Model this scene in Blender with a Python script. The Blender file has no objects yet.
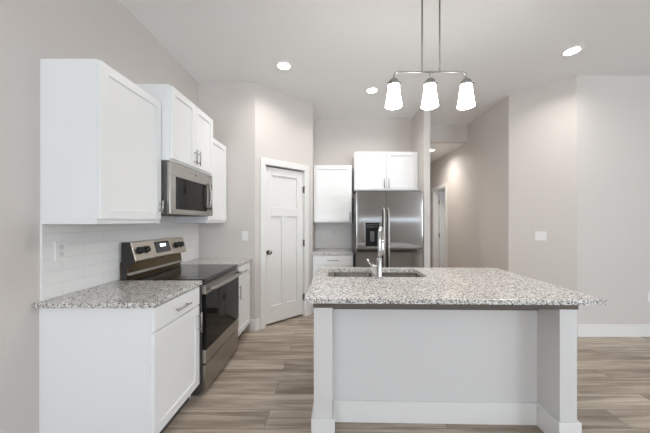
import bpy, bmesh, math, random
from mathutils import Vector, Matrix

random.seed(7)
S = bpy.context.scene
COL = S.collection
R = math.radians
PI = math.pi

# ------------------------------------------------------------------ camera
cam = bpy.data.cameras.new('camera')
cam.sensor_fit = 'HORIZONTAL'
cam.sensor_width = 36.0
cam.lens = 15.06
cam.shift_x = -7 / 650
cam.shift_y = 5 / 650
cam.clip_start = 0.05
camo = bpy.data.objects.new('camera', cam)
COL.objects.link(camo)
camo.location = (0, 0, 1.37)
camo.rotation_euler = (R(90), 0, 0)
S.camera = camo

# ------------------------------------------------------------------ world, daylight, exposure
S.view_settings.view_transform = 'Standard'
S.view_settings.look = 'None'
S.view_settings.gamma = 1.0
S.view_settings.use_curve_mapping = False
S.view_settings.exposure = 0.36
S.cycles.use_denoising = True
S.cycles.max_bounces = 14
S.cycles.diffuse_bounces = 8
S.cycles.glossy_bounces = 6
S.cycles.sample_clamp_indirect = 6.0

W = bpy.data.worlds.new('sky')
S.world = W
W.use_nodes = True
W.node_tree.nodes['Background'].inputs['Color'].default_value = (0.75, 0.87, 1.0, 1)
W.node_tree.nodes['Background'].inputs['Strength'].default_value = 3.2

WINDOWS = [(-1.6, 0.2, 0.6, 2.4), (0.9, 4.1, 1.34, 1.56), (4.4, 6.1, 0.6, 2.4)]   # x0, x1, z0, z1; middle slot added for a bright band reflected in the fridge
YREAR = -4.4
DAYLIGHT = 30.0
SIDE_FILL = 12.0
LAMP = 4.0
TILT = 36  # rear window lamps turned upward to brighten the ceiling
SHADE = 25.0


def area_light(name, loc, rot, sx, sy, power, color, shape='RECTANGLE', parent=None, spread=180):
    l = bpy.data.lights.new(name, 'AREA')
    l.shape = shape
    l.size = sx
    l.size_y = sy
    l.energy = power
    l.color = color
    l.spread = R(spread)
    o = bpy.data.objects.new(name, l)
    COL.objects.link(o)
    o.location = loc
    o.rotation_euler = rot
    if parent:
        o.parent = parent
    return o


for (a, b, WZ0, WZ1), share in ((WINDOWS[0], 0.92), (WINDOWS[2], 1.5)):
    area_light('window_daylight', ((a + b) / 2, YREAR + 0.5, (WZ0 + WZ1) / 2), (R(90 + TILT), 0, 0), b - a - 0.1, WZ1 - WZ0 - 0.1,
               DAYLIGHT * share * (b - a), (0.85, 0.935, 1.0))
area_light('added_side_fill', (6.18, -1.6, 1.45), (0, R(90), 0), 1.9, 2.6, SIDE_FILL, (0.86, 0.94, 1.0))  # unseen side lamp added to brighten the left wall and cabinets
area_light('bedroom_daylight', (3.9, 6.0, 1.6), (0, R(90), 0), 1.2, 1.0, 9, (0.85, 0.92, 1.0))


# ------------------------------------------------------------------ materials
def mat(name, color, rough=0.5, metal=0.0, spec=0.5, bump=None, aniso=0.0, var=None):
    m = bpy.data.materials.new(name)
    m.use_nodes = True
    nt = m.node_tree
    b = nt.nodes['Principled BSDF']
    b.inputs['Base Color'].default_value = (*color, 1)
    b.inputs['Roughness'].default_value = rough
    b.inputs['Metallic'].default_value = metal
    b.inputs['Specular IOR Level'].default_value = spec
    b.inputs['Anisotropic'].default_value = aniso
    tc = nt.nodes.new('ShaderNodeTexCoord')
    if bump:
        n = nt.nodes.new('ShaderNodeTexNoise')
        n.inputs['Scale'].default_value = bump[0]
        n.inputs['Detail'].default_value = 3
        bp = nt.nodes.new('ShaderNodeBump')
        bp.inputs['Strength'].default_value = bump[1]
        bp.inputs['Distance'].default_value = 0.002
        nt.links.new(tc.outputs['Object'], n.inputs['Vector'])
        nt.links.new(n.outputs['Fac'], bp.inputs['Height'])
        nt.links.new(bp.outputs['Normal'], b.inputs['Normal'])
    if var:
        n = nt.nodes.new('ShaderNodeTexNoise')
        n.inputs['Scale'].default_value = var[0]
        mx = nt.nodes.new('ShaderNodeMix')
        mx.data_type = 'RGBA'
        mx.inputs['A'].default_value = (*color, 1)
        mx.inputs['B'].default_value = (*[c * var[1] for c in color], 1)
        nt.links.new(tc.outputs['Object'], n.inputs['Vector'])
        nt.links.new(n.outputs['Fac'], mx.inputs['Factor'])
        nt.links.new(mx.outputs['Result'], b.inputs['Base Color'])
    return m


def emit_mat(name, color, strength):
    m = mat(name, color, 0.4)
    b = m.node_tree.nodes['Principled BSDF']
    b.inputs['Emission Color'].default_value = (*color, 1)
    b.inputs['Emission Strength'].default_value = strength
    return m


def brushed(name, color, rough, scale, aniso=0.0):
    """brushed metal: fine streaks stretched by `scale` vary the roughness and the tint"""
    m = mat(name, color, rough, 1.0, aniso=aniso)
    nt = m.node_tree
    b = nt.nodes['Principled BSDF']
    if aniso:
        b.inputs['Anisotropic Rotation'].default_value = 0.0
        tg = nt.nodes.new('ShaderNodeTangent')
        tg.direction_type = 'RADIAL'
        tg.axis = 'Z'
        nt.links.new(tg.outputs['Tangent'], b.inputs['Tangent'])
    tc = [n for n in nt.nodes if n.type == 'TEX_COORD'][0]
    mp = nt.nodes.new('ShaderNodeMapping')
    mp.inputs['Scale'].default_value = scale
    n = nt.nodes.new('ShaderNodeTexNoise')
    n.inputs['Scale'].default_value = 1.0
    n.inputs['Detail'].default_value = 4
    mr = nt.nodes.new('ShaderNodeMapRange')
    mr.inputs['To Min'].default_value = rough * 0.8
    mr.inputs['To Max'].default_value = rough * 1.25
    nt.links.new(tc.outputs['Object'], mp.inputs['Vector'])
    nt.links.new(mp.outputs['Vector'], n.inputs['Vector'])
    nt.links.new(n.outputs['Fac'], mr.inputs['Value'])
    nt.links.new(mr.outputs['Result'], b.inputs['Roughness'])
    return m


def granite_mat():
    m = mat('speckled_granite', (0.6, 0.58, 0.55), 0.16)
    nt = m.node_tree
    b = nt.nodes['Principled BSDF']
    tc = [n for n in nt.nodes if n.type == 'TEX_COORD'][0]

    def vor(scale):
        v = nt.nodes.new('ShaderNodeTexVoronoi')
        v.inputs['Scale'].default_value = scale
        nt.links.new(dist.outputs[0], v.inputs['Vector'])
        s = nt.nodes.new('ShaderNodeSeparateColor')
        nt.links.new(v.outputs['Color'], s.inputs['Color'])
        return s

    nz = nt.nodes.new('ShaderNodeTexNoise')
    nz.inputs['Scale'].default_value = 60
    nt.links.new(tc.outputs['Object'], nz.inputs['Vector'])
    sc = nt.nodes.new('ShaderNodeVectorMath')
    sc.operation = 'SCALE'
    sc.inputs['Scale'].default_value = 0.02
    nt.links.new(nz.outputs['Color'], sc.inputs[0])
    dist = nt.nodes.new('ShaderNodeVectorMath')
    dist.operation = 'ADD'
    nt.links.new(tc.outputs['Object'], dist.inputs[0])
    nt.links.new(sc.outputs[0], dist.inputs[1])

    def ramp(sep, chan, stops):
        r = nt.nodes.new('ShaderNodeValToRGB')
        r.color_ramp.interpolation = 'CONSTANT'
        els = r.color_ramp.elements
        els[0].position, els[0].color = stops[0][0], (*stops[0][1], 1)
        els[1].position, els[1].color = stops[1][0], (*stops[1][1], 1)
        for p, c in stops[2:]:
            e = els.new(p)
            e.color = (*c, 1)
        nt.links.new(sep.outputs[chan], r.inputs['Fac'])
        return r

    base = ramp(vor(125), 0, [(0, (0.76, 0.75, 0.73)), (0.36, (0.60, 0.58, 0.55)), (0.58, (0.40, 0.375, 0.35)), (0.76, (0.78, 0.77, 0.75)),
                             (0.90, (0.20, 0.18, 0.165))])
    fine = ramp(vor(225), 1, [(0, (0, 0, 0)), (0.83, (1, 1, 1))])
    mx = nt.nodes.new('ShaderNodeMix')
    mx.data_type = 'RGBA'
    mx.inputs['B'].default_value = (0.06, 0.055, 0.055, 1)
    nt.links.new(fine.outputs['Color'], mx.inputs['Factor'])
    nt.links.new(base.outputs['Color'], mx.inputs['A'])
    nt.links.new(mx.outputs['Result'], b.inputs['Base Color'])
    return m


def floor_mat():
    m = mat('oak_vinyl_planks', (0.3, 0.25, 0.2), 0.46, spec=0.3)
    nt = m.node_tree
    b = nt.nodes['Principled BSDF']
    tc = [n for n in nt.nodes if n.type == 'TEX_COORD'][0]
    br = nt.nodes.new('ShaderNodeTexBrick')
    br.offset = 0.37
    br.inputs['Scale'].default_value = 1.0
    br.inputs['Brick Width'].default_value = 1.22
    br.inputs['Row Height'].default_value = 0.18
    br.inputs['Mortar Size'].default_value = 0.0016
    br.inputs['Mortar Smooth'].default_value = 0.2
    br.inputs['Bias'].default_value = 0.0
    br.inputs['Color1'].default_value = (0, 0, 0, 1)
    br.inputs['Color2'].default_value = (1, 1, 1, 1)
    br.inputs['Mortar'].default_value = (0.5, 0.5, 0.5, 1)
    nt.links.new(tc.outputs['Object'], br.inputs['Vector'])
    # each plank shifts the grain pattern
    off = nt.nodes.new('ShaderNodeVectorMath')
    off.operation = 'MULTIPLY_ADD'
    nt.links.new(br.outputs['Color'], off.inputs[0])
    off.inputs[1].default_value = (7.3, 3.1, 5.0)
    nt.links.new(tc.outputs['Object'], off.inputs[2])

    def noise(scale, detail, dist):
        mp = nt.nodes.new('ShaderNodeMapping')
        mp.inputs['Scale'].default_value = scale
        n = nt.nodes.new('ShaderNodeTexNoise')
        n.inputs['Scale'].default_value = 1.0
        n.inputs['Detail'].default_value = detail
        n.inputs['Distortion'].default_value = dist
        nt.links.new(off.outputs[0], mp.inputs['Vector'])
        nt.links.new(mp.outputs['Vector'], n.inputs['Vector'])
        return n

    g1 = noise((1.3, 15, 1), 5, 0.7)
    g2 = noise((3.0, 90, 1), 4, 0.2)
    ad = nt.nodes.new('ShaderNodeMath')
    ad.operation = 'MULTIPLY_ADD'
    nt.links.new(g2.outputs['Fac'], ad.inputs[0])
    ad.inputs[1].default_value = 0.35
    nt.links.new(g1.outputs['Fac'], ad.inputs[2])
    ad2 = nt.nodes.new('ShaderNodeMath')
    ad2.operation = 'MULTIPLY_ADD'
    nt.links.new(br.outputs['Color'], ad2.inputs[0])
    ad2.inputs[1].default_value = 0.20
    nt.links.new(ad.outputs[0], ad2.inputs[2])
    rp = nt.nodes.new('ShaderNodeValToRGB')
    els = rp.color_ramp.elements
    els[0].position, els[0].color = 0.53, (0.215, 0.172, 0.136, 1)
    els[1].position, els[1].color = 1.0, (0.58, 0.505, 0.42, 1)
    e = els.new(0.69)
    e.color = (0.325, 0.268, 0.214, 1)
    e = els.new(0.82)
    e.color = (0.43, 0.362, 0.295, 1)
    nt.links.new(ad2.outputs[0], rp.inputs['Fac'])
    mx = nt.nodes.new('ShaderNodeMix')
    mx.data_type = 'RGBA'
    nt.links.new(br.outputs['Fac'], mx.inputs['Factor'])
    nt.links.new(rp.outputs['Color'], mx.inputs['A'])
    mx.inputs['B'].default_value = (0.10, 0.075, 0.055, 1)
    nt.links.new(mx.outputs['Result'], b.inputs['Base Color'])
    bp = nt.nodes.new('ShaderNodeBump')
    bp.inputs['Strength'].default_value = 0.15
    bp.inputs['Distance'].default_value = 0.002
    nt.links.new(g2.outputs['Fac'], bp.inputs['Height'])
    nt.links.new(bp.outputs['Normal'], b.inputs['Normal'])
    return m


def tile_mat(name, axis, c1, c2, grout, rough=0.14):
    m = mat(name, c1, rough)
    nt = m.node_tree
    b = nt.nodes['Principled BSDF']
    tc = [n for n in nt.nodes if n.type == 'TEX_COORD'][0]
    sp = nt.nodes.new('ShaderNodeSeparateXYZ')
    cb = nt.nodes.new('ShaderNodeCombineXYZ')
    nt.links.new(tc.outputs['Object'], sp.inputs[0])
    nt.links.new(sp.outputs[axis], cb.inputs[0])
    nt.links.new(sp.outputs['Z'], cb.inputs[1])
    br = nt.nodes.new('ShaderNodeTexBrick')
    br.offset = 0.5
    br.inputs['Scale'].default_value = 1.0
    br.inputs['Brick Width'].default_value = 0.305
    br.inputs['Row Height'].default_value = 0.0765
    br.inputs['Mortar Size'].default_value = 0.0018
    br.inputs['Mortar Smooth'].default_value = 0.3
    br.inputs['Color1'].default_value = (*c1, 1)
    br.inputs['Color2'].default_value = (*c2, 1)
    br.inputs['Mortar'].default_value = (*grout, 1)
    nt.links.new(cb.outputs[0], br.inputs['Vector'])
    nt.links.new(br.outputs['Color'], b.inputs['Base Color'])
    bp = nt.nodes.new('ShaderNodeBump')
    bp.invert = True
    bp.inputs['Strength'].default_value = 0.5
    bp.inputs['Distance'].default_value = 0.002
    nt.links.new(br.outputs['Fac'], bp.inputs['Height'])
    nt.links.new(bp.outputs['Normal'], b.inputs['Normal'])
    return m


def pane_mat():
    m = bpy.data.materials.new('window_glass')
    m.use_nodes = True
    nt = m.node_tree
    nt.nodes.remove(nt.nodes['Principled BSDF'])
    out = [n for n in nt.nodes if n.type == 'OUTPUT_MATERIAL'][0]
    t = nt.nodes.new('ShaderNodeBsdfTransparent')
    g = nt.nodes.new('ShaderNodeBsdfGlossy')
    g.inputs['Roughness'].default_value = 0.02
    mx = nt.nodes.new('ShaderNodeMixShader')
    mx.inputs[0].default_value = 0.07
    nt.links.new(t.outputs[0], mx.inputs[1])
    nt.links.new(g.outputs[0], mx.inputs[2])
    nt.links.new(mx.outputs[0], out.inputs['Surface'])
    return m


M = dict(
    wall=mat('greige_wall_paint', (0.635, 0.598, 0.570), 0.65, spec=0.25, bump=(220, 0.06)),
    ceiling=mat('ceiling_paint', (0.83, 0.83, 0.83), 0.8, spec=0.2, bump=(160, 0.08)),
    trim=mat('white_trim_paint', (0.80, 0.79, 0.775), 0.35, var=(3, 0.98)),
    cab=mat('white_cabinet_paint', (0.86, 0.865, 0.87), 0.32, var=(2, 0.985)),
    cab_in=mat('cabinet_underside', (0.42, 0.36, 0.30), 0.5, var=(6, 0.9)),
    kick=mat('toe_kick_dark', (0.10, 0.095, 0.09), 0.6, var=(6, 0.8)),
    granite=granite_mat(),
    island=mat('pale_grey_island_paint', (0.70, 0.688, 0.68), 0.4, var=(2, 0.98)),
    floor=floor_mat(),
    tile_l=tile_mat('white_subway_tile', 'Y', (0.88, 0.88, 0.87), (0.86, 0.86, 0.855), (0.76, 0.755, 0.75)),
    tile_b=tile_mat('pale_subway_tile', 'X', (0.80, 0.79, 0.77), (0.80, 0.785, 0.765), (0.88, 0.87, 0.85), 0.35),
    steel=brushed('brushed_stainless', (0.43, 0.41, 0.385), 0.27, (2, 900, 900)),
    steel_v=brushed('brushed_stainless_door', (0.345, 0.33, 0.315), 0.10, (900, 900, 2), 0.7),
    reflect_tan=brushed('tan_reflection_stainless', (0.60, 0.545, 0.47), 0.30, (2, 900, 900)),  # backguard only: a tan reflection is put into the steel colour
    range_front=brushed('range_front_stainless', (0.43, 0.40, 0.36), 0.30, (900, 2, 900)),
    reflect_brown=mat('brown_reflection_steel', (0.17, 0.125, 0.07), 0.22, 0.9, var=(5, 0.7)),  # brown tint paints a reflection onto the lower backguard
    recess=mat('dispenser_black', (0.008, 0.008, 0.008), 0.5, spec=0.15, bump=(300, 0.05)),
    knob=mat('dark_nickel', (0.30, 0.27, 0.245), 0.25, 1.0, bump=(400, 0.05)),
    pendant=mat('dark_brushed_nickel', (0.36, 0.35, 0.335), 0.35, 1.0, bump=(400, 0.05)),
    sink=brushed('sink_steel', (0.55, 0.53, 0.50), 0.22, (40, 40, 40)),
    nickel=mat('brushed_nickel', (0.43, 0.415, 0.395), 0.30, 1.0, bump=(400, 0.05)),
    chrome=mat('satin_chrome', (0.56, 0.555, 0.545), 0.16, 1.0, bump=(400, 0.02)),
    bronze=mat('dark_hinge_metal', (0.16, 0.145, 0.13), 0.4, 0.8, bump=(300, 0.05)),
    blackglass=mat('black_glass', (0.012, 0.011, 0.011), 0.06, spec=0.12, var=(2, 0.9)),
    cooktop=mat('ceramic_cooktop_glass', (0.02, 0.019, 0.019), 0.09, spec=0.5, var=(2, 0.9)),
    black=mat('black_plastic', (0.022, 0.021, 0.021), 0.35, bump=(300, 0.05)),
    darkgrey=mat('dark_grey_enamel', (0.085, 0.082, 0.08), 0.4, bump=(200, 0.05)),
    bluegrey=mat('display_grey', (0.22, 0.22, 0.23), 0.2, var=(4, 0.8)),
    digits=emit_mat('display_digits', (0.75, 0.9, 1.0), 2.2),
    plate=mat('white_plastic_plate', (0.82, 0.82, 0.81), 0.3, bump=(300, 0.02)),
    socket=mat('socket_plastic', (0.66, 0.66, 0.65), 0.35, bump=(300, 0.02)),
    dark_brown=mat('dark_brown_strip', (0.135, 0.11, 0.09), 0.6, var=(12, 0.8)),
    shade=emit_mat('lit_frosted_glass', (1.0, 0.975, 0.94), SHADE),
    lens=emit_mat('lit_downlight_lens', (1.0, 0.94, 0.86), 14.0),
    pane=pane_mat(),
)


# ------------------------------------------------------------------ mesh helpers
def absorb(dst, src):
    me = bpy.data.meshes.new('tmp')
    src.to_mesh(me)
    src.free()
    dst.from_mesh(me)
    bpy.data.meshes.remove(me)


def box(bm, x0, x1, y0, y1, z0, z1, bev=0.0, seg=2):
    t = bmesh.new()
    bmesh.ops.create_cube(t, size=1.0)
    for v in t.verts:
        v.co = Vector((x0 + (x1 - x0) * (v.co.x + .5), y0 + (y1 - y0) * (v.co.y + .5), z0 + (z1 - z0) * (v.co.z + .5)))
    if bev > 0:
        bmesh.ops.bevel(t, geom=list(t.edges), offset=bev, segments=seg, affect='EDGES', profile=0.5)
    absorb(bm, t)


def prism(bm, pts, z0, z1, bev=0.0):
    """plan polygon (x, y) extruded from z0 to z1"""
    t = bmesh.new()
    lo = [t.verts.new((p[0], p[1], z0)) for p in pts]
    hi = [t.verts.new((p[0], p[1], z1)) for p in pts]
    n = len(pts)
    t.faces.new(lo[::-1])
    t.faces.new(hi)
    for i in range(n):
        t.faces.new((lo[i], lo[(i + 1) % n], hi[(i + 1) % n], hi[i]))
    bmesh.ops.recalc_face_normals(t, faces=list(t.faces))
    if bev:
        bmesh.ops.bevel(t, geom=list(t.edges), offset=bev, segments=2, affect='EDGES', profile=0.5)
    absorb(bm, t)


def profile_x(bm, pts, x0, x1, bev=0.0):
    """(y, z) polygon extruded along x"""
    t = bmesh.new()
    lo = [t.verts.new((x0, p[0], p[1])) for p in pts]
    hi = [t.verts.new((x1, p[0], p[1])) for p in pts]
    n = len(pts)
    t.faces.new(lo[::-1])
    t.faces.new(hi)
    for i in range(n):
        t.faces.new((lo[i], lo[(i + 1) % n], hi[(i + 1) % n], hi[i]))
    bmesh.ops.recalc_face_normals(t, faces=list(t.faces))
    if bev:
        bmesh.ops.bevel(t, geom=list(t.edges), offset=bev, segments=2, affect='EDGES', profile=0.5)
    absorb(bm, t)


def cyl(bm, p, q, r, r2=None, n=20):
    p, q = Vector(p), Vector(q)
    d = q - p
    t = bmesh.new()
    bmesh.ops.create_cone(t, cap_ends=True, cap_tris=False, segments=n, radius1=r, radius2=r if r2 is None else r2, depth=d.length)
    rot = d.to_track_quat('Z', 'Y').to_matrix().to_4x4()
    bmesh.ops.transform(t, matrix=Matrix.Translation((p + q) / 2) @ rot, verts=t.verts)
    for f in t.faces:
        f.smooth = len(f.verts) == 4
    absorb(bm, t)


def lathe(bm, prof, c, n=28, axis='Z'):
    """(radius, height) profile turned about an axis through c"""
    t = bmesh.new()
    rings = []
    for (r, h) in prof:
        ring = []
        for i in range(n):
            a = 2 * PI * i / n
            v = (r * math.cos(a), r * math.sin(a), h)
            if axis == 'X':
                v = (h, r * math.cos(a), r * math.sin(a))
            elif axis == '-Y':
                v = (r * math.cos(a), -h, r * math.sin(a))
            ring.append(t.verts.new((c[0] + v[0], c[1] + v[1], c[2] + v[2])))
        rings.append(ring)
    for k in range(len(rings) - 1):
        for i in range(n):
            f = t.faces.new((rings[k][i], rings[k][(i + 1) % n], rings[k + 1][(i + 1) % n], rings[k + 1][i]))
            f.smooth = True
    if prof[0][0] > 1e-4:
        t.faces.new(rings[0][::-1])
    if prof[-1][0] > 1e-4:
        t.faces.new(rings[-1])
    bmesh.ops.remove_doubles(t, verts=t.verts, dist=1e-6)
    bmesh.ops.recalc_face_normals(t, faces=list(t.faces))
    absorb(bm, t)


def tube(bm, pts, r, n=14):
    """round tube along a polyline; r is one radius or one per point"""
    pts = [Vector(p) for p in pts]
    rs = r if isinstance(r, (list, tuple)) else [r] * len(pts)
    t = bmesh.new()
    rings = []
    up = None
    for i, p in enumerate(pts):
        d = (pts[min(i + 1, len(pts) - 1)] - pts[max(i - 1, 0)]).normalized()
        if up is None:
            up = Vector((0, 0, 1)) if abs(d.z) < .9 else Vector((1, 0, 0))
        a = d.cross(up).normalized()
        up = a.cross(d).normalized()
        rings.append([t.verts.new(p + (a * math.cos(2 * PI * k / n) + up * math.sin(2 * PI * k / n)) * rs[i]) for k in range(n)])
    for k in range(len(rings) - 1):
        for i in range(n):
            f = t.faces.new((rings[k][i], rings[k][(i + 1) % n], rings[k + 1][(i + 1) % n], rings[k + 1][i]))
            f.smooth = True
    t.faces.new(rings[0][::-1])
    t.faces.new(rings[-1])
    bmesh.ops.recalc_face_normals(t, faces=list(t.faces))
    absorb(bm, t)


def obj(name, bm, m, parent=None, label=None):
    me = bpy.data.meshes.new(name)
    bm.to_mesh(me)
    bm.free()
    me.materials.append(m)
    o = bpy.data.objects.new(name, me)
    COL.objects.link(o)
    if parent:
        o.parent = parent
    if label:
        o['label'] = label
    return o


def part(name, m, parent, fn, label=None):
    bm = bmesh.new()
    fn(bm)
    return obj(name, bm, m, parent, label)


def struct(name, m, fn, parent=None):
    o = part(name, m, parent, fn)
    o['kind'] = 'structure'
    return o


def tag(o, label, cat, group=None):
    o['label'] = label
    o['category'] = cat
    if group:
        o['group'] = group
    return o


def thing(name, label, cat, loc=(0, 0, 0), rz=0.0, group=None):
    o = bpy.data.objects.new(name, None)
    o.empty_display_size = 0.1
    COL.objects.link(o)
    o.location = loc
    o.rotation_euler = (0, 0, rz)
    return tag(o, label, cat, group)


def dup(root, loc, rz, label, group=None):
    r = root.copy()
    COL.objects.link(r)
    r.location = loc
    r.rotation_euler = (0, 0, rz)
    r['label'] = label
    if group:
        r['group'] = group
    for ch in list(root.children):
        c = ch.copy()
        COL.objects.link(c)
        c.parent = r
        for g in list(ch.children):
            d = g.copy()
            COL.objects.link(d)
            d.parent = c
    return r


# ------------------------------------------------------------------ the room
XL, YA = -1.676, 3.404          # left wall face, pantry wall face
CA, CB = Vector((-0.964, YA)), Vector((-0.29, 4.05))   # pantry door wall runs from CA to CB
YB = 4.61                       # back wall face
ZC = 3.11                       # ceiling
XP0, XP1, YP = 1.349, 1.446, 4.0   # partition right of the refrigerator
XH = 2.43                       # right wall of the hall
YR = 3.24                       # right front wall face
RA, RB = Vector((XH, 3.74)), Vector((2.92, YR))

struct('floor', M['floor'], lambda b: box(b, -1.8, 6.3, -4.6, 8.2, -0.1, 0))
struct('ceiling', M['ceiling'], lambda b: box(b, -1.8, 6.3, -4.6, 8.2, ZC, ZC + 0.1))
struct('wall_left', M['wall'], lambda b: box(b, XL - 0.12, XL, -4.5, YA + 0.1, 0, ZC))
struct('wall_pantry', M['wall'], lambda b: box(b, XL, CA.x, YA, YA + 0.1, 0, ZC))

D = (CB - CA).normalized()
NRM = Vector((D.y, -D.x))       # towards the kitchen
L = (CB - CA).length


def dpt(t, n=0.0):
    p = CA + D * t + NRM * n
    return (p.x, p.y)


def dquad(b, t0, t1, n0, n1, z0, z1, bev=0.0):
    prism(b, [dpt(t0, n0), dpt(t1, n0), dpt(t1, n1), dpt(t0, n1)], z0, z1, bev)


DT0, DT1, DZ = 0.148, 0.772, 2.10


def diag_wall(b):
    dquad(b, 0, DT0 - 0.012, -0.1, 0, 0, ZC)
    dquad(b, DT1 + 0.012, L, -0.1, 0, 0, ZC)
    dquad(b, DT0 - 0.012, DT1 + 0.012, -0.1, 0, DZ + 0.012, ZC)


struct('wall_pantry_diagonal', M['wall'], diag_wall)
struct('wall_alcove_left', M['wall'], lambda b: box(b, CB.x - 0.1, CB.x, CB.y, YB, 0, ZC))
struct('wall_pantry_rear', M['wall'], lambda b: (box(b, -1.8, CB.x - 0.1, YB, YB + 0.1, 0, ZC), box(b, -1.8, -1.7, YA + 0.1, YB, 0, ZC)))
struct('wall_back', M['wall'], lambda b: box(b, CB.x - 0.1, XP0, YB, YB + 0.1, 0, ZC))
struct('wall_partition', M['wall'], lambda b: box(b, XP0, XP1, YP, 8.0, 0, ZC, 0.004))
struct('wall_hall_end', M['wall'], lambda b: box(b, XP1, XH, 7.9, 8.0, 0, 2.8))
struct('wall_header', M['wall'], lambda b: box(b, XP1, XH, 4.88, 4.98, 2.80, ZC))
struct('ceiling_hall', M['ceiling'], lambda b: box(b, XP1, XH, 4.98, 8.0, 2.80, 2.9))
HD0, HD1, HDZ = 5.80, 6.48, 2.10


def hall_wall(b):
    prism(b, [(RA.x, RA.y), (RA.x + 0.1, RA.y + 0.045), (XH + 0.1, HD0), (XH, HD0)], 0, ZC)
    box(b, XH, XH + 0.1, HD1, 8.0, 0, ZC)
    box(b, XH, XH + 0.1, HD0, HD1, HDZ, ZC)


struct('wall_hall_right', M['wall'], hall_wall)
struct('wall_right_diagonal', M['wall'], lambda b: prism(
    b, [(RA.x, RA.y), (RB.x, RB.y), (RB.x + 0.045, RB.y + 0.1), (RA.x + 0.1, RA.y + 0.045)], 0, ZC))
struct('wall_right', M['wall'], lambda b: prism(b, [(RB.x, YR), (6.2, YR), (6.2, YR + 0.1), (RB.x + 0.045, YR + 0.1)], 0, ZC))


def far_right(b):
    box(b, 6.2, 6.3, -4.5, -3.0, 0, ZC)
    box(b, 6.2, 6.3, -0.2, YR + 0.1, 0, ZC)
    box(b, 6.2, 6.3, -3.0, -0.2, 0, 0.4)
    box(b, 6.2, 6.3, -3.0, -0.2, 2.5, ZC)


struct('wall_far_right', M['wall'], far_right)


def side_frame(b):
    for (y0, y1, z0, z1) in ((-3.0, -2.94, .4, 2.5), (-.26, -.2, .4, 2.5), (-2.94, -.26, .4, .46), (-2.94, -.26, 2.44, 2.5), (-1.63, -1.57, .46, 2.44)):
        box(b, 6.22, 6.28, y0, y1, z0, z1)


w4 = struct('window_4', M['trim'], side_frame)  # unseen opening added to go with the side fill lamp
part('pane', M['pane'], w4, lambda b: box(b, 6.246, 6.254, -2.94, -.26, .46, 2.44))


def rear(b):
    y0, y1 = YREAR - 0.12, YREAR
    xs = [-1.8] + [v for w in WINDOWS for v in w[:2]] + [6.3]
    for i in range(0, len(xs), 2):
        box(b, xs[i], xs[i + 1], y0, y1, 0, ZC)
    for (a, c, WZ0, WZ1) in WINDOWS:
        box(b, a, c, y0, y1, 0, WZ0)
        box(b, a, c, y0, y1, WZ1, ZC)


struct('wall_rear', M['wall'], rear)
for i, (a, c, WZ0, WZ1) in enumerate(WINDOWS):
    def fr(b, a=a, c=c, WZ0=WZ0, WZ1=WZ1):
        y0, y1 = YREAR - 0.09, YREAR - 0.03
        for (x0, x1, z0, z1) in ((a, a + .05, WZ0, WZ1), (c - .05, c, WZ0, WZ1), (a + .05, c - .05, WZ0, WZ0 + .05), (a + .05, c - .05, WZ1 - .05, WZ1),
                                 ((a + c) / 2 - .02, (a + c) / 2 + .02, WZ0 + .05, WZ1 - .05)):
            box(b, x0, x1, y0, y1, z0, z1)
    w = struct('window_%d' % (i + 1), M['trim'], fr)
    part('pane', M['pane'], w, lambda b, a=a, c=c: box(b, a + .05, c - .05, YREAR - .064, YREAR - .056, WZ0 + .05, WZ1 - .05))


def bedroom(b):
    box(b, XH + 0.1, 4.4, 7.3, 7.4, 0, ZC)
    box(b, 4.3, 4.4, 4.6, 7.3, 0, ZC)
    box(b, XH + 0.1, 4.3, 4.6, 4.7, 0, ZC)


struct('wall_bedroom', M['wall'], bedroom)

# backsplash tile on the left wall and in the alcove
struct('wall_backsplash', M['tile_l'], lambda b: box(b, XL, XL + 0.009, 1.575, YA, 0.90, 1.43))
struct('trim_1', M['plate'], lambda b: box(b, XL, XL + 0.012, 1.561, 1.575, 0.90, 1.36))
struct('wall_alcove_backsplash', M['tile_b'], lambda b: box(b, CB.x, 0.33, YB - 0.009, YB, 0.90, 1.37))

# baseboards
BH, BT = 0.146, 0.016


def bb_diag(b):
    dquad(b, 0.0, DT0 - 0.085, 0, BT, 0, BH, 0.003)
    dquad(b, DT1 + 0.085, L, 0, BT, 0, BH, 0.003)


struct('baseboard_pantry', M['trim'], lambda b: box(b, -1.03, CA.x + 0.006, YA - BT, YA, 0, BH, 0.003))
struct('baseboard_diagonal', M['trim'], bb_diag)
struct('baseboard_right', M['trim'], lambda b: box(b, RB.x - 0.006, 6.2, YR - BT, YR, 0, BH, 0.003))
RD = (RB - RA).normalized()
RN = Vector((-abs(RD.y), -abs(RD.x)))
struct('baseboard_right_diagonal', M['trim'], lambda b: prism(
    b, [(RA.x, RA.y), (RB.x, RB.y), (RB.x + RN.x * BT, RB.y + RN.y * BT), (RA.x + RN.x * BT, RA.y + RN.y * BT)], 0, BH, 0.003))
struct('baseboard_hall', M['trim'], lambda b: (box(b, XH - BT, XH, RA.y, HD0 - 0.09, 0, BH, 0.003), box(b, XH - BT, XH, HD1 + 0.09, 7.9, 0, BH, 0.003)))
struct('baseboard_left', M['trim'], lambda b: box(b, XL, XL + BT, -4.4, 1.54, 0, BH, 0.003))
struct('baseboard_partition', M['trim'], lambda b: (box(b, XP0, XP1, YP - BT, YP, 0, BH, 0.003), box(b, XP1, XP1 + BT, YP - BT, 7.9, 0, BH, 0.003)))


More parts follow.
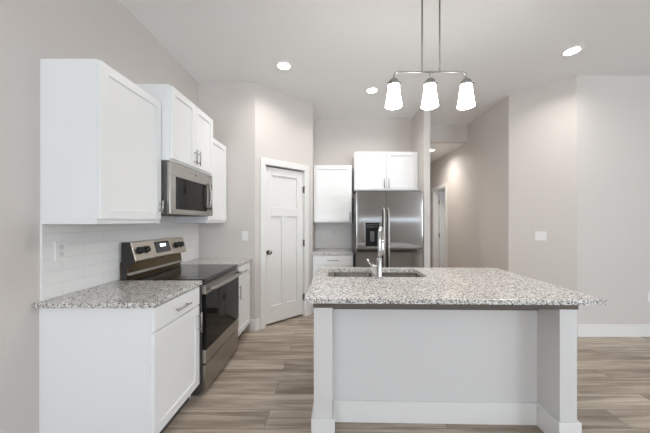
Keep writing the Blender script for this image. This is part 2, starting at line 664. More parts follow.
# pantry door and its casing
def casing(b):
    for (t0, t1) in ((DT0 - 0.080, DT0 - 0.006), (DT1 + 0.006, DT1 + 0.080)):
        dquad(b, t0, t1, 0, 0.018, 0, DZ + 0.006, 0.003)
    dquad(b, DT0 - 0.080, DT1 + 0.080, 0, 0.020, DZ + 0.006, DZ + 0.085, 0.003)
    dquad(b, DT0 - 0.012, DT0 - 0.003, -0.1, 0.0, 0, DZ + 0.012)
    dquad(b, DT1 + 0.003, DT1 + 0.012, -0.1, 0.0, 0, DZ + 0.012)
    dquad(b, DT0 - 0.003, DT1 + 0.003, -0.1, 0.0, DZ + 0.003, DZ + 0.012)


struct('trim_2', M['trim'], casing)


def door_slab(b):
    z0, n0, n1 = 0.026, -0.064, -0.028
    st = 0.105
    a, c = DT0, DT1
    dquad(b, a, a + st, n0, n1, z0, DZ - 0.013, 0.002)
    dquad(b, c - st, c, n0, n1, z0, DZ - 0.013, 0.002)
    mid = (a + c) / 2
    zt = DZ - 0.013
    for (p0, p1) in ((z0, 0.25), (1.44, 1.555), (DZ - 0.115, zt)):
        dquad(b, a + st, c - st, n0, n1, p0, p1, 0.002)
    dquad(b, mid - 0.048, mid + 0.048, n0, n1, 0.25, 1.44, 0.002)
    dquad(b, a + st - .01, c - st + .01, n0 + .006, n1 - 0.018, z0 + .02, DZ - .02)


d1 = struct('door_1', M['trim'], door_slab)


def knob(b):
    p = CA + D * (DT0 + 0.055)
    base = Vector((p.x, p.y, 0.965))
    n3 = Vector((NRM.x, NRM.y, 0))
    base = base - n3 * 0.028
    cyl(b, base + n3 * 0.001, base + n3 * 0.010, 0.030, n=24)
    tube(b, [base + n3 * k for k in (0.003, 0.025, 0.03, 0.04, 0.052, 0.060, 0.063)], [0.011, 0.011, 0.018, 0.027, 0.028, 0.02, 0.006], 20)


part('door_knob', M['knob'], d1, knob, 'round dark nickel knob')
for hz in (0.28, 1.06, 1.83):
    part('hinge', M['bronze'], d1, lambda b, hz=hz: (
        cyl(b, (*dpt(DT1 + 0.004, 0.004), hz - 0.05), (*dpt(DT1 + 0.004, 0.004), hz + 0.05), 0.0075, n=12),
        dquad(b, DT1 - 0.012, DT1 + 0.006, -0.008, -0.004, hz - 0.045, hz + 0.045)), 'dark metal hinge')


# hall door: opened into the bedroom, hinged on the far jamb
def hall_casing(b):
    for (y0, y1) in ((HD0 - 0.075, HD0), (HD1, HD1 + 0.075)):
        box(b, XH - 0.018, XH, y0, y1, 0, HDZ, 0.003)
    box(b, XH - 0.020, XH, HD0 - 0.075, HD1 + 0.075, HDZ, HDZ + 0.08, 0.003)
    box(b, XH, XH + 0.11, HD0, HD0 + 0.012, 0, HDZ)
    box(b, XH, XH + 0.11, HD1 - 0.012, HD1, 0, HDZ)
    box(b, XH, XH + 0.11, HD0 + .012, HD1 - .012, HDZ - 0.012, HDZ)


struct('trim_3', M['trim'], hall_casing)
d2 = struct('door_2', M['trim'], lambda b: box(b, XH + 0.122, XH + 0.79, HD1 - 0.02, HD1 + 0.016, 0.015, 2.08, 0.002))
for hz in (0.30, 1.06, 1.28):
    pass
for hz in (0.25, 1.05, 1.28 + 0.55):
    part('hinge', M['bronze'], d2, lambda b, hz=hz: cyl(b, (XH + 0.116, HD1 - 0.018, hz - 0.05), (XH + 0.116, HD1 - 0.018, hz + 0.05), 0.012, n=12), 'dark metal hinge')


# ------------------------------------------------------------------ cabinets (local frame: x across, front towards -y, back on y = 0)
def shaker(b, x0, x1, z0, z1, yb, t=0.020, rail=0.057):
    yf = yb - t
    bv = 0.0015
    box(b, x0, x0 + rail, yf, yb, z0, z1, bv)
    box(b, x1 - rail, x1, yf, yb, z0, z1, bv)
    box(b, x0 + rail, x1 - rail, yf, yb, z0, z0 + rail, bv)
    box(b, x0 + rail, x1 - rail, yf, yb, z1 - rail, z1, bv)
    box(b, x0 + rail - .004, x1 - rail + .004, yf + 0.0105, yb, z0 + rail - .004, z1 - rail + .004)


def bar_pull(b, c, length, horizontal, yf):
    x, z = c
    off = 0.028
    a = (1, 0) if horizontal else (0, 1)
    h = length / 2
    cyl(b, (x - a[0] * h, yf - off, z - a[1] * h), (x + a[0] * h, yf - off, z + a[1] * h), 0.006, n=14)
    for s in (-1, 1):
        k = s * (h - 0.025)
        cyl(b, (x + a[0] * k, yf + 0.001, z + a[1] * k), (x + a[0] * k, yf - off, z + a[1] * k), 0.0045, n=10)


def cabinet(name, label, group, loc, rz, w, depth, z0, z1, fronts, kick=0.0):
    """depth is to the face frame; doors stand 20 mm proud"""
    t = thing(name, label, 'cabinet', loc, rz, group)

    def body(b):
        box(b, 0, w, -depth, 0, z0 + kick, z1, 0.0015)
        if kick:                                   # ends run down to the floor behind the toe recess
            box(b, 0, 0.018, -depth + 0.055, 0, z0, z0 + kick + 0.01)
            box(b, w - 0.018, w, -depth + 0.055, 0, z0, z0 + kick + 0.01)
    part('body', M['cab'], t, body)
    if kick:
        part('toe_kick', M['kick'], t, lambda b: box(b, 0.018, w - 0.018, -depth + 0.055, -depth + 0.070, z0, z0 + kick), 'dark recessed toe kick')
    else:
        part('underside', M['cab_in'], t, lambda b: box(b, 0.012, w - 0.012, -depth + 0.012, -0.004, z0 - 0.002, z0 + 0.001), 'brown unpainted underside')
    for f in fronts:
        x0, x1, a, c = f['r']
        if f['kind'] == 'door':
            d = part('door', M['cab'], t, lambda b: shaker(b, x0, x1, a, c, -depth))
        else:
            d = part('drawer', M['cab'], t, lambda b: box(b, x0, x1, -depth - 0.020, -depth, a, c, 0.002))
        if 'h' in f:
            hx, hz, ln, hor = f['h']
            part('handle', M['nickel'], d, lambda b: bar_pull(b, (hx, hz), ln, hor, -depth - 0.020), 'brushed nickel bar pull')
    return t


def DOOR(x0, x1, z0, z1, h=None):
    d = dict(kind='door', r=(x0, x1, z0, z1))
    if h:
        d['h'] = h
    return d


def DRAWER(x0, x1, z0, z1, h):
    return dict(kind='drawer', r=(x0, x1, z0, z1), h=h)


Q = R(90)
UL = 'white wall cabinets on the tiled left wall'
BL = 'white base cabinets along the left wall'
UZ0, UZ1 = 1.355, 2.305
ud = 0.326
cabinet('wall_cabinet', 'large white wall cabinet nearest the viewer, its blank side over the tile edge', UL,
        (XL, 1.561, 0), Q, 0.567, ud, UZ0, UZ1, [DOOR(0.004, 0.557, UZ0 + 0.030, UZ1 - 0.006, (0.532, UZ0 + 0.125, 0.10, False))])
cabinet('wall_cabinet', 'taller two-door white wall cabinet standing above the microwave', UL,
        (XL, 2.130, 0), Q, 0.756, 0.400, 1.852, 2.447,
        [DOOR(0.012, 0.376, 1.868, 2.439, (0.348, 1.955, 0.13, False)), DOOR(0.380, 0.744, 1.868, 2.439, (0.408, 1.955, 0.13, False))])
cabinet('wall_cabinet', 'narrow white wall cabinet in the corner beyond the microwave', UL,
        (XL, 2.888, 0), Q, 0.514, 0.338, UZ0, UZ1, [DOOR(0.006, 0.508, UZ0 + 0.030, UZ1 - 0.006, (0.04, UZ0 + 0.125, 0.10, False))])

bd = 0.640
CZ = 0.884
cabinet('base_cabinet', 'white base cabinet nearest the viewer, one drawer over one door, left of the range', BL,
        (XL, 1.556, 0), Q, 0.552, 0.634, 0, CZ,
        [DRAWER(0.008, 0.542, 0.732, 0.872, (0.285, 0.795, 0.17, True)), DOOR(0.008, 0.542, 0.118, 0.724, (0.518, 0.60, 0.15, False))], 0.10)
cabinet('base_cabinet', 'small white base cabinet between the range and the pantry wall', BL,
        (XL, 2.885, 0), Q, 0.503, bd, 0, CZ,
        [DRAWER(0.020, 0.490, 0.732, 0.872, (0.255, 0.800, 0.15, True)), DOOR(0.020, 0.490, 0.118, 0.724, (0.062, 0.60, 0.15, False))], 0.10)

# alcove
cabinet('wall_cabinet', 'single-door white wall cabinet beside the fridge, over the tiled alcove', 'white cabinets in the fridge alcove',
        (CB.x + 0.004, YB, 0), 0, 0.598, 0.325, 1.350, 2.256, [DOOR(0.004, 0.592, 1.368, 2.248, (0.566, 1.455, 0.13, False))])
cabinet('wall_cabinet', 'two-door white wall cabinet directly above the fridge', 'white cabinets in the fridge alcove',
        (0.350, YB, 0), 0, 0.995, 0.370, 1.852, 2.458,
        [DOOR(0.022, 0.492, 1.866, 2.448, (0.462, 1.965, 0.15, False)), DOOR(0.498, 0.968, 1.866, 2.448, (0.528, 1.965, 0.15, False))])
cabinet('base_cabinet', 'white base cabinet with a drawer in the alcove left of the fridge', 'white cabinets in the fridge alcove',
        (CB.x + 0.004, YB - 0.004, 0), 0, 0.598, 0.60, 0, CZ,
        [DRAWER(0.012, 0.588, 0.732, 0.872, (0.30, 0.800, 0.17, True)), DOOR(0.012, 0.588, 0.118, 0.724, (0.55, 0.62, 0.15, False))], 0.10)


def slab(name, label, loc, x0, x1, y0, y1, rz=0):
    o = part(name, M['granite'], None, lambda b: box(b, x0, x1, y0, y1, 0, 0.030, 0.003))
    o.location = loc
    o.rotation_euler = (0, 0, rz)
    return tag(o, label, 'countertop')


slab('countertop', 'speckled granite countertop left of the range, under the near wall cabinet', (XL, 1.520, CZ), 0.010, 0.672, 0, 0.586)
slab('countertop', 'short granite countertop between the range and the pantry wall', (XL, 2.884, CZ), 0.010, 0.672, 0, YA - 2.884 - 0.001)
slab('countertop', 'small granite countertop in the alcove left of the fridge', (CB.x, YB, CZ), 0.002, 0.606, -0.640, -0.010)

# ------------------------------------------------------------------ range (local: x across 0..0.758, front -y)
rw = 0.756
rg = thing('range', 'stainless electric range with a black glass cooktop between the left counters', 'stove', (XL, 2.124, 0), Q)
part('body', M['darkgrey'], rg, lambda b: (box(b, 0, rw, -0.655, -0.015, 0.035, 0.895, 0.003),
                                           box(b, 0.02, rw - .02, -0.62, -0.05, 0.0, 0.05)), 'dark enamel side panels')
part('cooktop', M['cooktop'], rg, lambda b: box(b, 0, rw, -0.680, -0.075, 0.896, 0.918, 0.004), 'black ceramic glass')
for (ex, ey, er) in ((0.19, -0.50, 0.105), (0.56, -0.50, 0.085), (0.19, -0.23, 0.075), (0.56, -0.23, 0.095)):
    part('burner_ring', M['bluegrey'], rg, lambda b: lathe(b, [(er, 0.0), (er, 0.0006), (er - .003, 0.0006), (er - .003, 0.0)], (ex, ey, 0.9178), 40))
bg = part('backguard', M['reflect_tan'], rg, lambda b: profile_x(
    b, [(-0.030, 0.99), (-0.030, 1.205), (-0.098, 1.205), (-0.140, 1.060), (-0.128, 1.048), (-0.085, 1.048)], 0.006, rw - 0.002, 0.003))
part('backguard_base', M['reflect_brown'], rg, lambda b: profile_x(b, [(-0.018, 0.9), (-0.018, 1.05), (-0.075, 1.05), (-0.085, 0.965), (-0.074, 0.96), (-0.074, 0.9)],
                                                                0.004, rw - 0.004), 'black glossy lower panel')
part('backguard_trim', M['nickel'], rg, lambda b: profile_x(b, [(-0.070, 0.950), (-0.070, 0.968), (-0.086, 0.966), (-0.098, 0.948), (-0.092, 0.945)], 0.004, rw - 0.004, 0.002))
part('end_cap', M['black'], bg, lambda b: profile_x(b, [(-0.030, 0.919), (-0.030, 1.207), (-0.096, 1.207), (-0.138, 1.060), (-0.07, 1.0), (-0.07, 0.915)], -0.001, 0.006, 0.002), 'black end cap')
# the control face is tilted: p(x, k) lies k of the way up it
F0, F1 = Vector((-0.140, 1.060)), Vector((-0.098, 1.205))
FN = Vector((-(F1.y - F0.y), (F1.x - F0.x))).normalized()


def face(k, n=0.0):
    p = F0 + (F1 - F0) * k + FN * n
    return p


def face_plate(b, x0, x1, k0, k1, n0, n1, bev=0.0):
    pts = [face(k0, n0), face(k0, n1), face(k1, n1), face(k1, n0)]
    profile_x(b, [(p.x, p.y) for p in pts], x0, x1, bev)


ds = part('display', M['black'], bg, lambda b: face_plate(b, 0.275, 0.485, 0.22, 0.88, -0.002, 0.003, 0.001), 'black oven control display')
part('clock', M['digits'], bg, lambda b: [face_plate(b, 0.345 + q * .022, 0.345 + q * .022 + .014, 0.56, 0.74, 0.003, 0.0036) for q in range(4)], 'lit clock digits')
part('keypad', M['bluegrey'], bg, lambda b: [face_plate(b, 0.287 + q * .024, 0.287 + q * .024 + .012, k, k + .09, 0.003, 0.0036) for q in range(8) for k in ((.28, .42) if 2 <= q <= 5 else (.28, .44, .62))], 'grey touch keys')
for kx in (0.075, 0.150, 0.590, 0.665):
    def kn(b, kx=kx):
        for (r0, r1, n0, n1) in ((0.031, 0.031, -0.001, 0.004), (0.026, 0.022, 0.004, 0.030)):
            p, q = face(0.52, n0), face(0.52, n1)
            cyl(b, (kx, p.x, p.y), (kx, q.x, q.y), r0, r1, 24)
        face_plate(b, kx - 0.005, kx + 0.005, 0.36, 0.68, 0.02, 0.036, 0.002)
    part('knob', M['black'], bg, kn, 'black burner knob')

od = part('oven_door', M['range_front'], rg, lambda b: box(b, 0.006, rw - 0.006, -0.690, -0.657, 0.255, 0.360, 0.003))
part('top_band', M['range_front'], od, lambda b: box(b, 0.006, rw - 0.006, -0.690, -0.657, 0.800, 0.872, 0.003))
part('oven_window', M['blackglass'], od, lambda b: box(b, 0.007, rw - 0.007, -0.691, -0.657, 0.361, 0.799, 0.002), 'dark reflective glass')


def ohandle(b):
    pts = [(0.045, -0.690, 0.838), (0.045, -0.728, 0.838), (0.06, -0.740, 0.838)]
    pts += [(0.06 + (rw - .12) * i / 10, -0.740 - 0.008 * math.sin(PI * i / 10), 0.838) for i in range(1, 10)]
    pts += [(rw - 0.06, -0.740, 0.838), (rw - 0.045, -0.728, 0.838), (rw - 0.045, -0.690, 0.838)]
    tube(b, pts, 0.0125, 14)


part('handle', M['steel'], od, ohandle)
part('storage_drawer', M['range_front'], rg, lambda b: box(b, 0.006, rw - 0.006, -0.686, -0.657, 0.038, 0.243, 0.004))
part('vent_strip', M['black'], rg, lambda b: box(b, 0.004, rw - 0.004, -0.672, -0.655, 0.872, 0.896), 'black vent strip under the cooktop')

# ------------------------------------------------------------------ microwave
mw, mz0, mz1 = 0.752, 1.425, 1.848
mo = thing('microwave', 'stainless over-the-range microwave under the tall wall cabinet', 'microwave', (XL, 2.132, 0), Q)
part('body', M['darkgrey'], mo, lambda b: box(b, 0, mw, -0.375, -0.010, mz0, mz1, 0.003), 'dark grey case')
md = part('door', M['steel'], mo, lambda b: (
    box(b, 0.0, 0.655, -0.409, -0.376, 1.734, mz1, 0.006), box(b, 0.0, 0.655, -0.409, -0.376, mz0 + .004, 1.472, 0.006),
    box(b, 0.0, 0.078, -0.409, -0.376, 1.46, 1.75, 0.006), box(b, 0.630, 0.655, -0.408, -0.376, 1.46, 1.75, 0.002)))
part('window', M['blackglass'], md, lambda b: box(b, 0.074, 0.634, -0.406, -0.378, 1.468, 1.738, 0.002), 'dark glass window')
part('handle', M['steel'], md, lambda b: tube(
    b, [(0.628, -0.407, 1.50), (0.628, -0.428, 1.505)] + [(0.628, -0.437 - 0.012 * math.sin(PI * i / 8), 1.52 + 0.208 * i / 8) for i in range(9)] +
    [(0.628, -0.428, 1.743), (0.628, -0.407, 1.748)], 0.010, 14))
part('emblem', M['darkgrey'], md, lambda b: lathe(b, [(0.013, 0), (0.013, 0.001), (0.010, 0.002), (0.0001, 0.002)], (0.40, -0.409, 1.797), 24, '-Y'), 'round maker emblem')
cp = part('control_panel', M['steel'], mo, lambda b: box(b, 0.658, mw, -0.408, -0.376, mz0 + .004, mz1, 0.004))
part('keypad', M['black'], cp, lambda b: box(b, 0.670, 0.742, -0.4095, -0.40, 1.49, 1.755, 0.001), 'black touch panel')
part('vent_grille', M['black'], mo, lambda b: [box(b, 0.05 + k * .05, 0.085 + k * .05, -0.34, -0.06, mz0 - 0.003, mz0 + .002) for k in range(13)], 'black filter slots underneath')

# ------------------------------------------------------------------ refrigerator
fx0, fw, fy = 0.333, 0.905, 3.700
fr = thing('refrigerator', 'stainless side-by-side fridge with an ice dispenser under the alcove cabinet', 'fridge', (fx0, 0, 0))
FZ = 1.782
part('body', M['darkgrey'], fr, lambda b: (box(b, 0.004, fw - .004, 3.775, 4.48, 0.03, FZ - 0.012, 0.004), box(b, 0.03, fw - .03, 3.80, 4.45, 0.0, 0.04)), 'dark grey sides')
part('kick_grille', M['black'], fr, lambda b: box(b, 0.01, fw - 0.01, 3.740, 3.775, 0.012, 0.085), 'black toe grille')
sp = 0.400


def fdoor(b, x0, x1):
    # gently bowed front of flat facets, so each strip mirrors level
    n = 16
    pts = [(x0, 3.772)] + [(x0 + (x1 - x0) * (0.5 - 0.5 * math.cos(PI * i / n)), fy + 0.0015 - 0.0015 * math.sin(PI * i / n)) for i in range(n + 1)] + [(x1, 3.772)]
    prism(b, pts, 0.095, FZ, 0.0)


for (nm, x0, x1, hx) in (('freezer_door', 0.002, sp - 0.003, sp - 0.030), ('fresh_food_door', sp + 0.003, fw - 0.002, sp + 0.030)):
    d = part('door', M['steel_v'], fr, lambda b: fdoor(b, x0, x1), 'narrow freezer door with dispenser' if nm == 'freezer_door' else 'wide plain door')

    def fh(b, hx=hx):
        zs = [0.60, 0.62, 0.66] + [0.66 + 0.82 * i / 8 for i in range(1, 8)] + [1.50, 1.53, 1.55]
        ys = [fy + 0.005, fy - 0.040, fy - 0.052] + [fy - 0.056] * 7 + [fy - 0.052, fy - 0.040, fy + 0.005]
        tube(b, [(hx, y, z) for y, z in zip(ys, zs)], 0.0135, 14)
    part('handle', M['steel'], d, fh)
    if nm == 'freezer_door':
        dz0, dz1, dx0, dx1 = 1.000, 1.365, 0.108, 0.318
        part('dispenser_frame', M['steel_v'], d, lambda b: (
            box(b, dx0, dx0 + .012, fy - .006, fy + .012, dz0, dz1, .002), box(b, dx1 - .012, dx1, fy - .006, fy + .012, dz0, dz1, .002),
            box(b, dx0 + .012, dx1 - .012, fy - .006, fy + .012, dz1 - .012, dz1, .002), box(b, dx0 + .012, dx1 - .012, fy - .02, fy + .012, dz0, dz0 + .03, .003)))
        part('dispenser', M['recess'], d, lambda b: (
            box(b, dx0 + .012, dx1 - .012, fy - .001, fy + .012, dz0 + .03, dz1 - .012),
            box(b, dx0 + .012, dx1 - .012, fy - .006, fy + .01, 1.270, dz1 - .012, .002)), 'black ice and water recess')
        part('dispenser_keys', M['darkgrey'], d, lambda b: [box(b, dx0 + .03 + q * .032, dx0 + .05 + q * .032, fy - .0075, fy - .004, z, z + .012) for q in range(5) for z in (1.29, 1.32)])
        part('dispenser_paddle', M['darkgrey'], d, lambda b: box(b, 0.185, 0.242, fy - .009, fy + .004, 1.10, 1.235, .003))
    else:
        part('emblem', M['bluegrey'], d, lambda b: lathe(b, [(0.019, 0), (0.019, 0.002), (0.014, 0.003), (0.012, 0.002), (0.0001, 0.002)], (0.805, fy + .003, 1.695), 24, '-Y'), 'round maker emblem')
for hx in (0.02, fw - .12):
    part('hinge_cover', M['darkgrey'], fr, lambda b: box(b, hx, hx + .10, 3.73, 3.86, FZ - .013, FZ + .012, .003))

# ------------------------------------------------------------------ island, turned a degree (local origin: middle of the counter's front edge)
IRZ = R(-1.2)
IO = Vector((0.715, 1.592, 0))


def ipt(x, y, z=0.0):
    v = Matrix.Rotation(IRZ, 3, 'Z') @ Vector((x - IO.x, y - IO.y, 0))
    return (IO.x + v.x, IO.y + v.y, z)


def il(x0, x1, y0, y1):
    return x0 - IO.x, x1 - IO.x, y0 - IO.y, y1 - IO.y


isl = thing('kitchen_island', 'white island base with two end posts and a recessed grey panel under the overhang', 'island', (IO.x, IO.y, 0), IRZ)
SUBZ = 0.836
EY0, EY1, PY = 1.668, 2.66, 1.855
LX0, LX1, RX0, RX1 = -0.115, 0.0, 1.384, 1.488
for (x0, x1) in ((LX0, LX1), (RX0, RX1)):
    part('end_post', M['island'], isl, lambda b: box(b, *il(x0, x1, EY0, EY1), 0, SUBZ, 0.002))

    def pl(b, x0=x0, x1=x1):
        box(b, *il(x0 - .015, x1 + .015, EY0 - .015, EY0), 0, .155, .003)
        if x0 < 0.5:
            box(b, *il(x1, x1 + .015, EY0, PY - .015), 0, .155, .003)
            box(b, *il(x0 - .015, x0, EY0, EY1), 0, .155, .003)
        else:
            box(b, *il(x0 - .015, x0, EY0, PY - .015), 0, .155, .003)
            box(b, *il(x1, x1 + .015, EY0, EY1), 0, .155, .003)
    part('post_baseboard', M['trim'], isl, pl)
part('back_panel', M['island'], isl, lambda b: box(b, *il(LX1, RX0, PY, PY + .018), 0, SUBZ))
part('panel_baseboard', M['trim'], isl, lambda b: box(b, *il(LX1 + .001, RX0 - .001, PY - .015, PY), 0, .146, .003))
part('cabinet_front', M['cab'], isl, lambda b: (box(b, *il(LX1, RX0, EY1 - .06, EY1 - .04), .1, SUBZ), box(b, *il(LX1, RX0, EY1 - .12, EY1 - .1), 0, .1)))
for q in range(3):
    w3 = (RX0 - LX1) / 3
    part('door', M['cab'], isl, lambda b: box(b, *il(LX1 + q * w3 + .004, LX1 + (q + 1) * w3 - .004, EY1 - .04, EY1 - .02), .11, SUBZ - .01, .002))


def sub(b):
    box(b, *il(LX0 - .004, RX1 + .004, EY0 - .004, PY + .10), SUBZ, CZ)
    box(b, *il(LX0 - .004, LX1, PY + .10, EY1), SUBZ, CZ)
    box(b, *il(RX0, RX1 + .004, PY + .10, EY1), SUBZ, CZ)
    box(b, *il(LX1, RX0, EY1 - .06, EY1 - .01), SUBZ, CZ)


part('overhang_shade_strip', M['dark_brown'], isl, lambda b: box(b, *il(LX1 + .001, RX0 - .001, PY - .014, PY), 0.772, SUBZ), 'dark brown strip standing in for shade under the overhang')  # dark strip put in for the shade below the overhang
part('sub_top', M['dark_brown'], isl, sub, 'dark brown strip under the slab')  # dark brown band between the posts and the slab

# countertop with two sink openings
IX0, IX1, IY1 = -0.165, 1.595, 2.700
BOWLS = [(-0.050, 0.345, 2.228, 2.595), (0.398, 0.775, 2.228, 2.595)]


def rrect(x0, x1, y0, y1, r, n=6):
    pts = []
    for (cx, cy, a0) in ((x1 - r, y1 - r, 0), (x0 + r, y1 - r, 90), (x0 + r, y0 + r, 180), (x1 - r, y0 + r, 270)):
        for k in range(n + 1):
            a = R(a0 + 90 * k / n)
            pts.append((cx + r * math.cos(a), cy + r * math.sin(a)))
    return pts


top = part('countertop', M['granite'], None, lambda b: box(b, *il(IX0, IX1, IO.y, IY1), 0, 0.030, 0.003))
cut = part('cut', M['granite'], None, lambda b: [prism(b, rrect(*il(*bw), 0.045), -0.02, 0.05) for bw in BOWLS])
mod = top.modifiers.new('cut', 'BOOLEAN')
mod.object = cut
mod.operation = 'DIFFERENCE'
mod.solver = 'EXACT'
dg = bpy.context.evaluated_depsgraph_get()
dg.update()
me = bpy.data.meshes.new_from_object(top.evaluated_get(dg))
top.modifiers.clear()
top.data = me
bpy.data.objects.remove(cut)
top.location = (IO.x, IO.y, CZ)
top.rotation_euler = (0, 0, IRZ)
tag(top, 'large pale granite island countertop with the sink cut into it', 'countertop')

snk = thing('kitchen_sink', 'double-bowl steel sink set into the island countertop', 'sink', (IO.x, IO.y, CZ), IRZ)
for bw in BOWLS:
    x0, x1, y0, y1 = il(*bw)

    def bowl(b):
        levels = [(0.020, -0.0012, .060), (-0.003, -0.0012, .045), (-0.003, -0.02, .045), (-0.010, -0.185, .05), (-0.030, -0.200, .05), (-0.120, -0.205, .03)]
        rings = []
        for (g, z, r) in levels:
            gx = g
            rings.append([b.verts.new((p[0], p[1], z)) for p in rrect(x0 - gx, x1 + gx, y0 - gx, y1 + gx, r)])
        m_ = len(rings[0])
        for k in range(len(rings) - 1):
            for i in range(m_):
                f = b.faces.new((rings[k][i], rings[k][(i + 1) % m_], rings[k + 1][(i + 1) % m_], rings[k + 1][i]))
                f.smooth = 2 <= k
        b.faces.new(rings[-1])
        bmesh.ops.recalc_face_normals(b, faces=list(b.faces))
        for f in b.faces:
            f.normal_flip()
    bo = part('bowl', M['sink'], snk, bowl)
    sm = bo.modifiers.new('wall', 'SOLIDIFY')
    sm.thickness = 0.0012
    sm.offset = 0
    part('drain', M['chrome'], bo, lambda b: lathe(b, [(0.045, 0), (0.045, .004), (0.036, .004), (0.03, .001), (0.0001, .001)], ((x0 + x1) / 2, (y0 + y1) / 2, -0.205), 24))

# faucet: body, high arc, pull-down head, side lever
fc = thing('faucet', 'tall chrome pull-down kitchen faucet standing on the island by the sink', 'faucet', ipt(0.368, 2.176, CZ + 0.030), IRZ + R(-17))


def fbody(b):
    lathe(b, [(0.0001, 0), (0.031, 0), (0.031, 0.006), (0.025, 0.012), (0.0225, 0.02), (0.0225, 0.150), (0.019, 0.158), (0.0145, 0.164), (0.0001, 0.164)], (0, 0, 0), 28)


part('base', M['chrome'], fc, fbody)
arc = [(0, 0, 0.155), (0, 0, 0.22), (0, 0, 0.30)]
for i in range(1, 13):
    a = PI - (PI * 1.02) * i / 12
    arc.append((0, 0.085 + 0.085 * math.cos(a), 0.30 + 0.105 * math.sin(a)))
part('spout', M['chrome'], fc, lambda b: tube(b, arc, 0.0135, 16))
hx_, hy_, hz_ = arc[-1]
part('spray_head', M['chrome'], fc, lambda b: tube(b, [(0, hy_, hz_ + .004), (0, hy_, hz_ - .02), (0, hy_ - .002, hz_ - .07), (0, hy_ - .004, hz_ - .125), (0, hy_ - .004, hz_ - .13)],
                                                   [0.0145, 0.0165, 0.019, 0.021, 0.012], 18))
part('lever', M['chrome'], fc, lambda b: (tube(b, [(-0.015, 0, 0.095), (-0.055, 0, 0.098), (-0.072, 0, 0.100)], [0.016, 0.0155, 0.013], 16),
                                          tube(b, [(-0.066, 0, 0.098), (-0.080, -0.004, 0.118), (-0.098, -0.008, 0.150)], [0.011, 0.008, 0.0065], 12)))

# ------------------------------------------------------------------ pendant and recessed lights
px, py = 0.720, 2.00
pd = thing('pendant_light', 'linear nickel pendant with three lit white glass shades above the island', 'pendant light', (px, py, 0))
BZ, SX = 2.469, 0.266
part('canopy', M['pendant'], pd, lambda b: box(b, -0.15, 0.17, -0.05, 0.05, ZC - 0.022, ZC, 0.006))
for rx in (-0.057, 0.072):
    part('rod', M['pendant'], pd, lambda b: cyl(b, (rx, 0, BZ), (rx, 0, ZC - 0.02), 0.0062, n=14))


def bar(b):
    rr = 0.035
    left = [(-SX, 0, BZ - .045), (-SX, 0, BZ - rr)] + [(-SX + rr - rr * math.cos(R(a)), 0, BZ - rr + rr * math.sin(R(a))) for a in (30, 60, 90)]
    right = [(-p[0], 0, p[2]) for p in left[::-1]]
    tube(b, left + [(0, 0, BZ)] + right, 0.0062, 12)
    cyl(b, (0, 0, BZ), (0, 0, BZ - .045), 0.0062, n=12)


part('bar', M['pendant'], pd, bar)
for sx in (-SX, 0, SX):
    sh = part('shade', M['shade'], pd, lambda b: lathe(
        b, [(0.034, BZ - .092), (0.039, BZ - .096), (0.046, BZ - .165), (0.060, BZ - .252), (0.058, BZ - .252), (0.044, BZ - .165), (0.037, BZ - .101)], (sx, 0, 0), 32), 'lit frosted glass shade')
    part('socket_cup', M['pendant'], sh, lambda b: lathe(b, [(0.0001, BZ - .042), (0.012, BZ - .044), (0.026, BZ - .056), (0.038, BZ - .070), (0.0415, BZ - .086), (0.0415, BZ - .100), (0.03, BZ - .102)], (sx, 0, 0), 28), 'nickel socket cup')
    for s in (-1, 1):
        part('thumbscrew', M['bronze'], sh, lambda b: cyl(b, (sx + s * .037, -.012, BZ - .088), (sx + s * .049, -.015, BZ - .088), 0.0065, n=10))
    area_light('bulb', (sx, 0, BZ - .258), (0, 0, 0), 0.10, 0.10, 1.0, (1.0, 0.95, 0.88), 'DISK', pd, 170)


def downlight_meshes(t):
    part('trim_ring', M['plate'], t, lambda b: lathe(b, [(0.066, 0.0), (0.070, -0.006), (0.090, -0.007), (0.096, -0.002), (0.096, 0.0)], (0, 0, 0), 40))
    part('lens', M['lens'], t, lambda b: lathe(b, [(0.0001, -0.003), (0.066, -0.003), (0.066, -0.001), (0.0001, -0.001)], (0, 0, 0), 40), 'lit lens')


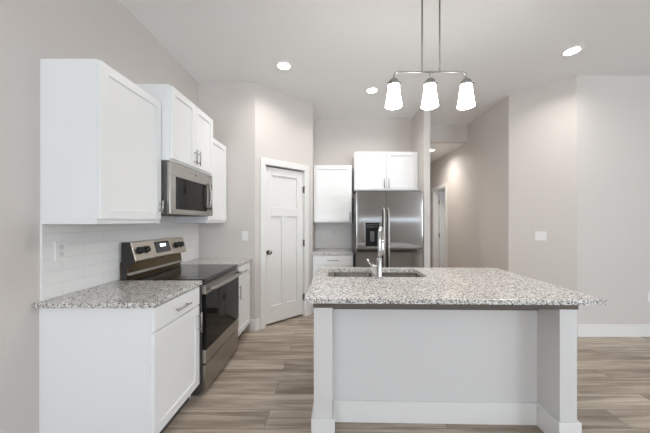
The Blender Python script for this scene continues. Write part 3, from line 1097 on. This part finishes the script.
DL = 'recessed ceiling downlights'
spots = [((-0.537, 3.04), 'lit recessed ceiling light in front of the pantry door', 1.45),
         ((0.53, 3.61), 'lit recessed ceiling light in front of the fridge', 0.4),
         ((2.45, 2.776), 'lit recessed ceiling light near the angled wall with the double switch', 0.28)]
first = None
for i, ((x, y), lab, pw) in enumerate(spots):
    if first is None:
        first = thing('recessed_light', lab, 'ceiling light', (x, y, ZC), 0, DL)
        downlight_meshes(first)
        t = first
    else:
        t = dup(first, (x, y, ZC), 0, lab, DL)
    area_light('bulb', (0, 0, -0.012), (0, 0, 0), 0.12, 0.12, LAMP * pw, (1.0, 0.96, 0.915), 'DISK', t, 150)
t = dup(first, (1.985, 5.45, 2.80), 0, 'lit recessed light in the lower hallway ceiling beyond the fridge', DL)
area_light('bulb', (0, 0, -0.012), (0, 0, 0), 0.12, 0.12, LAMP * 0.8, (1.0, 0.90, 0.76), 'DISK', t, 115)


# ------------------------------------------------------------------ outlets and switches (local: plate on y = 0, facing -y)
def outlet(label, loc, rz):
    t = thing('wall_outlet', label, 'outlet', loc, rz)
    part('plate', M['plate'], t, lambda b: box(b, -0.036, 0.036, -0.006, 0, -0.058, 0.058, 0.002))
    for z in (-0.021, 0.021):
        part('receptacle', M['socket'], t, lambda b: (box(b, -0.016, 0.016, -0.0085, -0.004, z - .014, z + .014, .003)))
    return t


def switch(label, loc, rz, n=1):
    t = thing('light_switch', label, 'light switch', loc, rz)
    w = 0.036 + 0.023 * (n - 1)
    part('plate', M['plate'], t, lambda b: box(b, -w, w, -0.006, 0, -0.058, 0.058, 0.002))
    for q in range(n):
        cx = (q - (n - 1) / 2) * 0.046
        part('toggle', M['plate'], t, lambda b: (box(b, cx - .0065, cx + .0065, -0.0075, -0.004, -.014, .014, .001), box(b, cx - .0045, cx + .0045, -0.015, -0.006, -.004, .012, .001)))
    return t


outlet('white outlet on the tile backsplash under the near wall cabinet', (XL + 0.009, 1.668, 1.19), Q)
outlet('white outlet on the alcove tile beside the fridge', (0.022, YB - 0.009, 1.19), 0)
outlet('white outlet low on the right wall above its baseboard', (3.795, YR, 0.47), 0)
switch('single white light switch on the wall left of the pantry door', (-1.089, YA, 1.19), 0)
sp_ = RA + (RB - RA) * 0.505
switch('double white light switch on the angled wall right of the hallway', (sp_.x, sp_.y, 1.184), math.atan2(RB.y - RA.y, RB.x - RA.x), 2)
